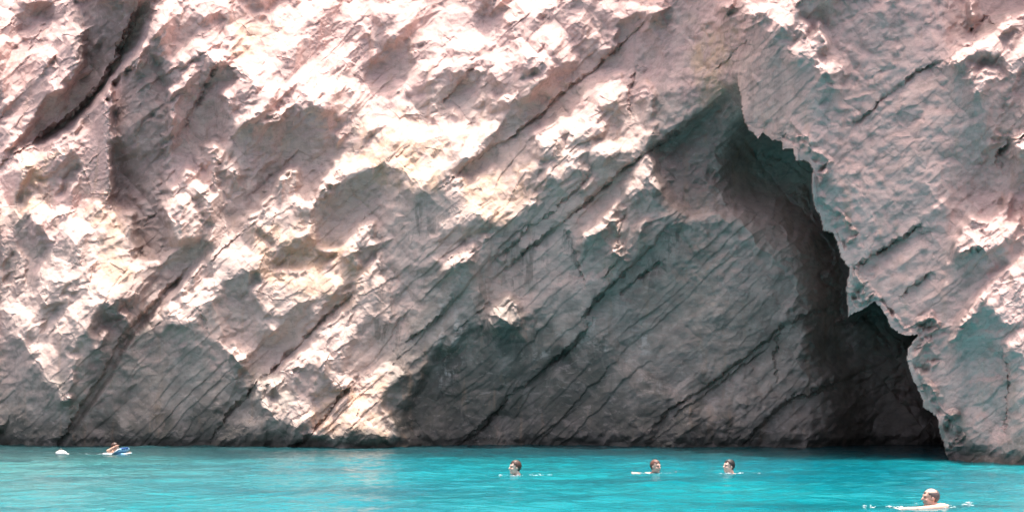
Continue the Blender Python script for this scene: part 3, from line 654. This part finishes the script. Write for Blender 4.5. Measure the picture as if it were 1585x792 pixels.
def _sphere(nu, nv):
    v = [Vector((0, 0, 1))] + [Vector((sin(pi * j / nv) * cos(2 * pi * i / nu), sin(pi * j / nv) * sin(2 * pi * i / nu), cos(pi * j / nv))) for j in range(1, nv) for i in range(nu)] + [Vector((0, 0, -1))]
    f = [(0, 1 + i, 1 + (i + 1) % nu) for i in range(nu)]
    for j in range(nv - 2):
        for i in range(nu):
            a, b = 1 + j * nu + i, 1 + j * nu + (i + 1) % nu
            f.append((a, a + nu, b + nu, b))
    k = len(v) - 1; f += [(k, k - nu + (i + 1) % nu, k - nu + i) for i in range(nu)]
    return v, f
SPH = _sphere(18, 10)
def ball(bm, c, r, rot=None):
    M = Matrix.Translation(c) @ (rot.to_matrix().to_4x4() if rot else Matrix()) @ Matrix.Diagonal((r[0], r[1], r[2], 1))
    bm.add([M @ p for p in SPH[0]], SPH[1])
def limb(bm, a, b, ra, rb):
    q = (b - a).to_track_quat('Z', 'Y').to_matrix(); n = 16
    ring = [q @ Vector((cos(2 * pi * i / n), sin(2 * pi * i / n), 0)) for i in range(n)]
    bm.add([a + p * ra for p in ring] + [b + p * rb for p in ring], [(i, (i + 1) % n, n + (i + 1) % n, n + i) for i in range(n)] + [tuple(range(n - 1, -1, -1)), tuple(range(n, 2 * n))])
    ball(bm, a, (ra,) * 3); ball(bm, b, (rb,) * 3)
def hand(bm, w, fwd, side, up, curl=.35, thumb=1):
    """palm and five separate fingers from wrist w"""
    palm = w + fwd * .05
    q = Matrix((fwd, side, up)).transposed().to_quaternion()
    ball(bm, palm, (.052, .042, .017), q)
    for i, (o, ln) in enumerate(((-.031, .070), (-.010, .080), (.011, .075), (.031, .058))):
        a = palm + fwd * .035 + side * o
        k = a + fwd * ln * .5 * cos(curl * .5) - up * ln * .5 * sin(curl * .5) + side * o * .12
        e = k + fwd * ln * .5 * cos(curl * 1.6) - up * ln * .5 * sin(curl * 1.6) + side * o * .12
        limb(bm, a, k, .0095, .0090); limb(bm, k, e, .0090, .0078)
    a = palm - fwd * .022 + side * (-.036 * thumb)
    k = a + fwd * .030 - side * (.024 * thumb); e = k + fwd * .032 - side * (.008 * thumb)
    limb(bm, a, k, .012, .0105); limb(bm, k, e, .0105, .009)
def person(loc, yaw, joints, head_c, head_yaw, head_pitch, skin, hair, bald=0., scale=1., label="", group=None):
    """one continuous body surface; local +x is where the chest faces"""
    bm = Buf()
    H = Matrix.Translation(head_c) @ Matrix.Rotation(head_yaw, 4, 'Z') @ Matrix.Rotation(-head_pitch, 4, 'Y')
    hq = H.to_quaternion(); hp = lambda *p: H @ Vector(p)
    ball(bm, hp(-.012, 0, .028), (.096, .076, .098), hq); ball(bm, hp(.022, 0, -.042), (.066, .058, .082), hq); ball(bm, hp(.060, 0, -.098), (.028, .028, .022), hq)
    limb(bm, hp(.088, 0, .012), hp(.106, 0, -.022), .009, .015); limb(bm, hp(.074, -.036, .032), hp(.074, .036, .032), .015, .015)
    for sg in (-1, 1):
        ball(bm, hp(.058, .036 * sg, -.026), (.030, .024, .026), hq); ball(bm, hp(-.006, .079 * sg, -.004), (.019, .010, .031), hq)
    limb(bm, hp(.078, -.018, -.062), hp(.078, .018, -.062), .010, .010)
    J = {k: Vector(v) for k, v in joints.items()}
    limb(bm, hp(-.02, 0, -.06), J['neck'], .056, .060)
    limb(bm, J['neck'], J['chest'], .066, .115); limb(bm, J['chest'], J['waist'], .125, .110); limb(bm, J['waist'], J['pelvis'], .112, .130)
    for sd_ in ('l', 'r'):
        limb(bm, J['neck'].lerp(J['sh_' + sd_], .3), J['sh_' + sd_], .062, .062); limb(bm, J['chest'], J['sh_' + sd_], .09, .058)
        limb(bm, J['sh_' + sd_], J['el_' + sd_], .054, .040); limb(bm, J['el_' + sd_], J['wr_' + sd_], .040, .027)
        f = (J['wr_' + sd_] - J['el_' + sd_]).normalized(); up = Vector((0, 0, 1)); up = (up - f * up.dot(f)).normalized(); si = up.cross(f)
        hand(bm, J['wr_' + sd_], f, si, up, thumb=1 if sd_ == 'l' else -1)
        limb(bm, J['pelvis'], J['hip_' + sd_], .115, .088); limb(bm, J['hip_' + sd_], J['kn_' + sd_], .085, .056); limb(bm, J['kn_' + sd_], J['an_' + sd_], .054, .035)
        ft = (J['an_' + sd_] - J['kn_' + sd_]).normalized()
        limb(bm, J['an_' + sd_], J['an_' + sd_] + ft * .16 + v3(0, 0, -.02), .038, .026)
    me = bpy.data.meshes.new("person"); bm.to_mesh(me); bm.free()
    o = bpy.data.objects.new("person", me); COL.objects.link(o)
    rm = o.modifiers.new("remesh", 'REMESH'); rm.mode = 'VOXEL'; rm.voxel_size = .0075; rm.use_smooth_shade = True
    sm = o.modifiers.new("smooth", 'SMOOTH'); sm.factor = .5; sm.iterations = 3
    COL.objects.unlink(o); TMP.collection.objects.link(o); TMP.view_layers[0].update()
    new = bpy.data.meshes.new_from_object(o.evaluated_get(TMP.view_layers[0].depsgraph)); TMP.collection.objects.unlink(o); COL.objects.link(o)
    o.modifiers.clear(); o.data = new; bpy.data.meshes.remove(me)
    new.name = "person"; new.materials.clear(); new.materials.append(SKIN[skin])
    new.polygons.foreach_set("use_smooth", np.ones(len(new.polygons), bool))
    o.location = loc; o.rotation_euler = (0, 0, yaw); o.scale = (scale,) * 3
    tag(o, label, "person", group)
    # hair: a cap over the skull with an uneven hairline
    bm = bmesh.new(); bmesh.ops.create_uvsphere(bm, u_segments=44, v_segments=30, radius=1)
    rnd = random.Random(int(head_yaw * 100) + 5)
    kill = []
    for v in bm.verts:
        n = v.co.copy(); x, y, z = n.x * .096 - .012, n.y * .076, n.z * .098 + .028
        line = .062 - .02 * math.sin(n.y * 9) - (.045 if x < .02 else 0) - (.075 if x < -.035 else 0)
        if z < line and x > -.03 or z < -.055 or (bald and z > .028 + .098 * (1 - bald) and x > -.075): kill.append(v)
        gr = 1.085 + .05 * rnd.random() * (1 if not bald else .4)
        v.co = Vector((n.x * .096 * gr - .014, n.y * .076 * gr, n.z * .098 * gr + .028))
    bmesh.ops.delete(bm, geom=kill, context='VERTS')
    bmesh.ops.solidify(bm, geom=bm.faces[:], thickness=.012)
    bm.transform(H)
    def child(name, bm, m):
        me = bpy.data.meshes.new(name); bm.to_mesh(me); bm.free(); me.materials.append(m)
        me.polygons.foreach_set("use_smooth", np.ones(len(me.polygons), bool))
        c = bpy.data.objects.new(name, me); COL.objects.link(c); c.parent = o; return c
    child("hair", bm, HAIR[hair])
    for sg in (-1, 1):
        bm = Buf(); ball(bm, hp(.083, .031 * sg, .008), (.010, .013, .008), hq); child("eye", bm, EYE)
    bm = Buf(); limb(bm, hp(.0845, -.016, -.062), hp(.0845, .016, -.062), .0065, .0065); child("lips", bm, LIPS)
    return o
def swim_joints(arm_l, arm_r, back=.0, sh=-.02):
    """prone in the water behind the head; arms given as (elbow, wrist)"""
    return dict(neck=(-.07, 0, sh - .03), chest=(-.22, 0, sh - .13), waist=(-.50, 0, sh - .24), pelvis=(-.70, 0, sh - .32),
                sh_l=(-.14, .175, sh - .05), sh_r=(-.14, -.175, sh - .05), el_l=arm_l[0], wr_l=arm_l[1], el_r=arm_r[0], wr_r=arm_r[1],
                hip_l=(-.76, .10, sh - .35), hip_r=(-.76, -.10, sh - .35), kn_l=(-1.12, .17, sh - .50), kn_r=(-1.10, -.17, sh - .48), an_l=(-1.48, .13, sh - .45), an_r=(-1.46, -.15, sh - .42))
def place(px, py): return water_at(px, py)

def foam(loc, yaw, spots, label, seed):
    """churned white water: lumps and beads along each spot (x, y, length, width, height, count)"""
    rnd = random.Random(seed); vs_, fs_ = [], []
    t_ = (1 + 5 ** .5) / 2
    iv = [Vector(p).normalized() for p in ((-1, t_, 0), (1, t_, 0), (-1, -t_, 0), (1, -t_, 0), (0, -1, t_), (0, 1, t_), (0, -1, -t_), (0, 1, -t_), (t_, 0, -1), (t_, 0, 1), (-t_, 0, -1), (-t_, 0, 1))]
    ifc = [(0, 11, 5), (0, 5, 1), (0, 1, 7), (0, 7, 10), (0, 10, 11), (1, 5, 9), (5, 11, 4), (11, 10, 2), (10, 7, 6), (7, 1, 8), (3, 9, 4), (3, 4, 2), (3, 2, 6), (3, 6, 8), (3, 8, 9), (4, 9, 5), (2, 4, 11), (6, 2, 10), (8, 6, 7), (9, 8, 1)]
    for (x, y, ln, wd, ht, cnt) in spots:
        for i in range(int(cnt * .38)):
            u = rnd.gauss(0, .42); px_, py_ = x + u * ln, y + rnd.gauss(0, .5) * wd * 2.2
            r = rnd.uniform(.004, .020) * max(.3, 1.1 - abs(u))
            M = Matrix.Translation((px_, py_, .002 + rnd.random() ** 3 * ht)) @ Matrix.Rotation(rnd.uniform(0, 3.1), 4, 'Z') @ Matrix.Diagonal((r * rnd.uniform(1.0, 3.2), r * rnd.uniform(.7, 1.6), r * rnd.uniform(.3, .8), 1))
            k = len(vs_); vs_ += [M @ q for q in iv]; fs_ += [(a_ + k, b_ + k, c_ + k) for a_, b_, c_ in ifc]
    me = bpy.data.meshes.new("foam"); me.from_pydata(vs_, [], fs_); me.materials.append(FOAM)
    me.polygons.foreach_set("use_smooth", np.ones(len(me.polygons), bool))
    o = bpy.data.objects.new("foam", me); COL.objects.link(o); o.location = loc; o.rotation_euler = (0, 0, yaw)
    tag(o, label, "foam", kind="stuff"); return o

GRP = "people swimming off the cliff"
LEFT = pi
# nearest of the three in a row, facing left
p = place(797, 735)
person(p, LEFT + .35, swim_joints(((.06, .33, -.10), (.22, .22, -.12)), ((.05, -.33, -.10), (.22, -.24, -.13))), v3(.0, 0, .135), .0, .06, "pale", "brown", scale=1.16,
       label="swimmer with brown hair, head turned left, leftmost of three heads in open water", group=GRP)
foam(p, 0, [(-.05, -.12, .32, .05, .02, 60), (-.28, -.05, .10, .04, .015, 14), (.42, .0, .34, .05, .025, 60), (.70, .05, .16, .03, .01, 16)], "white ripples around the brown-haired swimmer's neck", 1)
p = place(1015, 732)
person(p, -pi / 2 + .15, swim_joints(((-.08, .42, -.015), (.06, .30, -.03)), ((-.08, -.42, -.015), (.06, -.30, -.03)), sh=.0), v3(.0, 0, .125), .55, .0, "rosy", "reddish", scale=1.12,
       label="reddish-haired swimmer facing the camera with both shoulders breaking the water", group=GRP)
foam(p, 0, [(0, -.16, .55, .05, .02, 90), (-.25, -.1, .12, .05, .02, 18), (.28, -.1, .14, .05, .02, 18)], "white ripples at the shoulders of the swimmer facing the camera", 2)
p = place(1128, 732)
person(p, LEFT + .2, swim_joints(((.06, .34, -.09), (.24, .24, -.11)), ((.05, -.34, -.08), (.20, -.24, -.10))), v3(.0, 0, .128), .12, .1, "pale", "black", scale=1.14,
       label="dark-haired swimmer facing left, rightmost of three heads in open water", group=GRP)
foam(p, 0, [(-.02, -.14, .3, .05, .02, 55), (-.2, -.1, .1, .04, .015, 12), (.28, .0, .2, .04, .02, 26), (.62, .05, .18, .03, .015, 18)], "white ripples around the dark-haired swimmer's chin", 3)
p = place(1440, 783)
person(p, LEFT + .12, dict(neck=(-.06, 0, -.02), chest=(-.20, 0, -.09), waist=(-.48, .02, -.20), pelvis=(-.68, .03, -.28), sh_l=(-.06, .19, .0), sh_r=(-.16, -.18, -.06),
       el_l=(.32, .24, -.012), wr_l=(.58, .25, -.004), el_r=(-.34, -.22, -.16), wr_r=(-.46, -.12, -.10), hip_l=(-.74, .13, -.30), hip_r=(-.74, -.07, -.30), kn_l=(-1.1, .2, -.45), kn_r=(-1.08, -.14, -.43), an_l=(-1.46, .16, -.40), an_r=(-1.44, -.12, -.38)),
       v3(.0, 0, .115), -.25, .0, "rosy", "grey", bald=.42, scale=1.0,
       label="nearest swimmer, balding with grey hair, one arm stretched out along the water", group=GRP)
foam(p, 0, [(.0, -.14, .4, .06, .02, 60), (.22, -.02, .16, .06, .03, 40), (-.5, -.22, .4, .06, .02, 60), (-.92, -.25, .22, .07, .03, 60), (-.20, .25, .3, .05, .03, 36), (.50, .02, .10, .05, .06, 70), (-.66, -.42, .1, .05, .02, 20)], "white splashes along the outstretched arm of the nearest swimmer", 4)

# far bather on the inflatable lounger
p = place(179, 702)
person(p + v3(-.02, 0, -.05), .15, dict(neck=(-.03, 0, .12), chest=(-.07, 0, -.02), waist=(-.10, 0, -.26), pelvis=(-.08, 0, -.44), sh_l=(-.05, .185, .08), sh_r=(-.07, -.185, .08),
       el_l=(.14, .26, -.02), wr_l=(.30, .18, .06), el_r=(-.14, -.25, .16), wr_r=(.02, -.17, .27), hip_l=(-.02, .10, -.46), hip_r=(-.02, -.10, -.46), kn_l=(.36, .16, -.40), kn_r=(.36, -.16, -.42), an_l=(.58, .16, -.74), an_r=(.60, -.16, -.76)),
       v3(.0, 0, .27), .15, -.1, "tanned", "brown", scale=1.0,
       label="dark-haired bather riding the blue and white inflatable lounger below the cliff", group=None)
WHITE = simple("white_vinyl", (.78, .80, .82), .3); BLUE = simple("blue_vinyl", (.22, .46, .66), .3); DBLUE = simple("dark_blue_vinyl", (.03, .10, .30), .35)
root = bpy.data.objects.new("inflatable_lounger", None); COL.objects.link(root); root.location = p + v3(.04, -.06, .0); root.scale = (.74, .9, .74); root.empty_display_size = .2
tag(root, "blue and white inflatable lounger with its headrest tipped up, under the dark-haired bather", "inflatable")
def part(name, m, fn, parent):
    bm = Buf(); fn(bm); me = bpy.data.meshes.new(name); bm.to_mesh(me); bm.free(); me.materials.append(m)
    me.polygons.foreach_set("use_smooth", np.ones(len(me.polygons), bool))
    o = bpy.data.objects.new(name, me); COL.objects.link(o); o.parent = parent; return o
def seat(bm):
    for k in range(5): limb(bm, v3(-.34, -.30 + k * .15, .015), v3(.08, -.30 + k * .15, .01), .05, .05)
part("seat_pad", WHITE, seat, root)
hr = part("headrest", BLUE, lambda bm: [limb(bm, v3(.10, -.30 + k * .15, .02), v3(.34, -.30 + k * .15, .19), .055, .06) for k in range(5)], root)
part("piping", WHITE, lambda bm: (limb(bm, v3(.06, -.375, .03), v3(.33, -.375, .225), .022, .024), limb(bm, v3(.33, -.375, .225), v3(.33, .375, .225), .024, .024), limb(bm, v3(.06, .375, .03), v3(.33, .375, .225), .022, .024)), hr)
part("pillow", DBLUE, lambda bm: limb(bm, v3(.36, -.22, .235), v3(.36, .22, .235), .045, .045), hr)
part("front_pad", BLUE, lambda bm: [limb(bm, v3(.18, -.28 + k * .14, .0), v3(.50, -.26 + k * .13, .01), .045, .04) for k in range(5)], root)
part("rim", WHITE, lambda bm: (limb(bm, v3(.50, -.28, .01), v3(.54, 0, .03), .03, .035), limb(bm, v3(.54, 0, .03), v3(.50, .28, .01), .035, .03)), root)
foam(p, 0, [(-.8, -.1, .5, .04, .015, 50), (-.35, -.2, .2, .04, .015, 20)], "thin white wake trailing behind the inflatable lounger", 5)

# white float farther left
p = place(95, 703)
root = bpy.data.objects.new("float", None); COL.objects.link(root); root.location = p; root.empty_display_size = .2
tag(root, "small rounded white float bobbing left of the inflatable lounger", "float")
FLT = simple("white_float", (.80, .77, .74), .5, .08)
part("hull", FLT, lambda bm: (ball(bm, v3(0, 0, .04), (.16, .14, .095)), ball(bm, v3(-.10, .02, .05), (.08, .09, .05)), limb(bm, v3(.06, 0, .04), v3(.21, 0, .01), .065, .025)), root)
part("collar", simple("weathered_band", (.42, .33, .28), .7), lambda bm: ball(bm, v3(-.02, 0, .125), (.07, .06, .022)), root)
part("ring", simple("dull_metal", (.25, .23, .22), .4), lambda bm: [limb(bm, v3(-.02 + .03 * cos(a), 0, .155 + .03 * sin(a)), v3(-.02 + .03 * cos(a + .79), 0, .155 + .03 * sin(a + .79)), .006, .006) for a in [k * .785 for k in range(8)]], root)
bpy.data.scenes.remove(TMP)
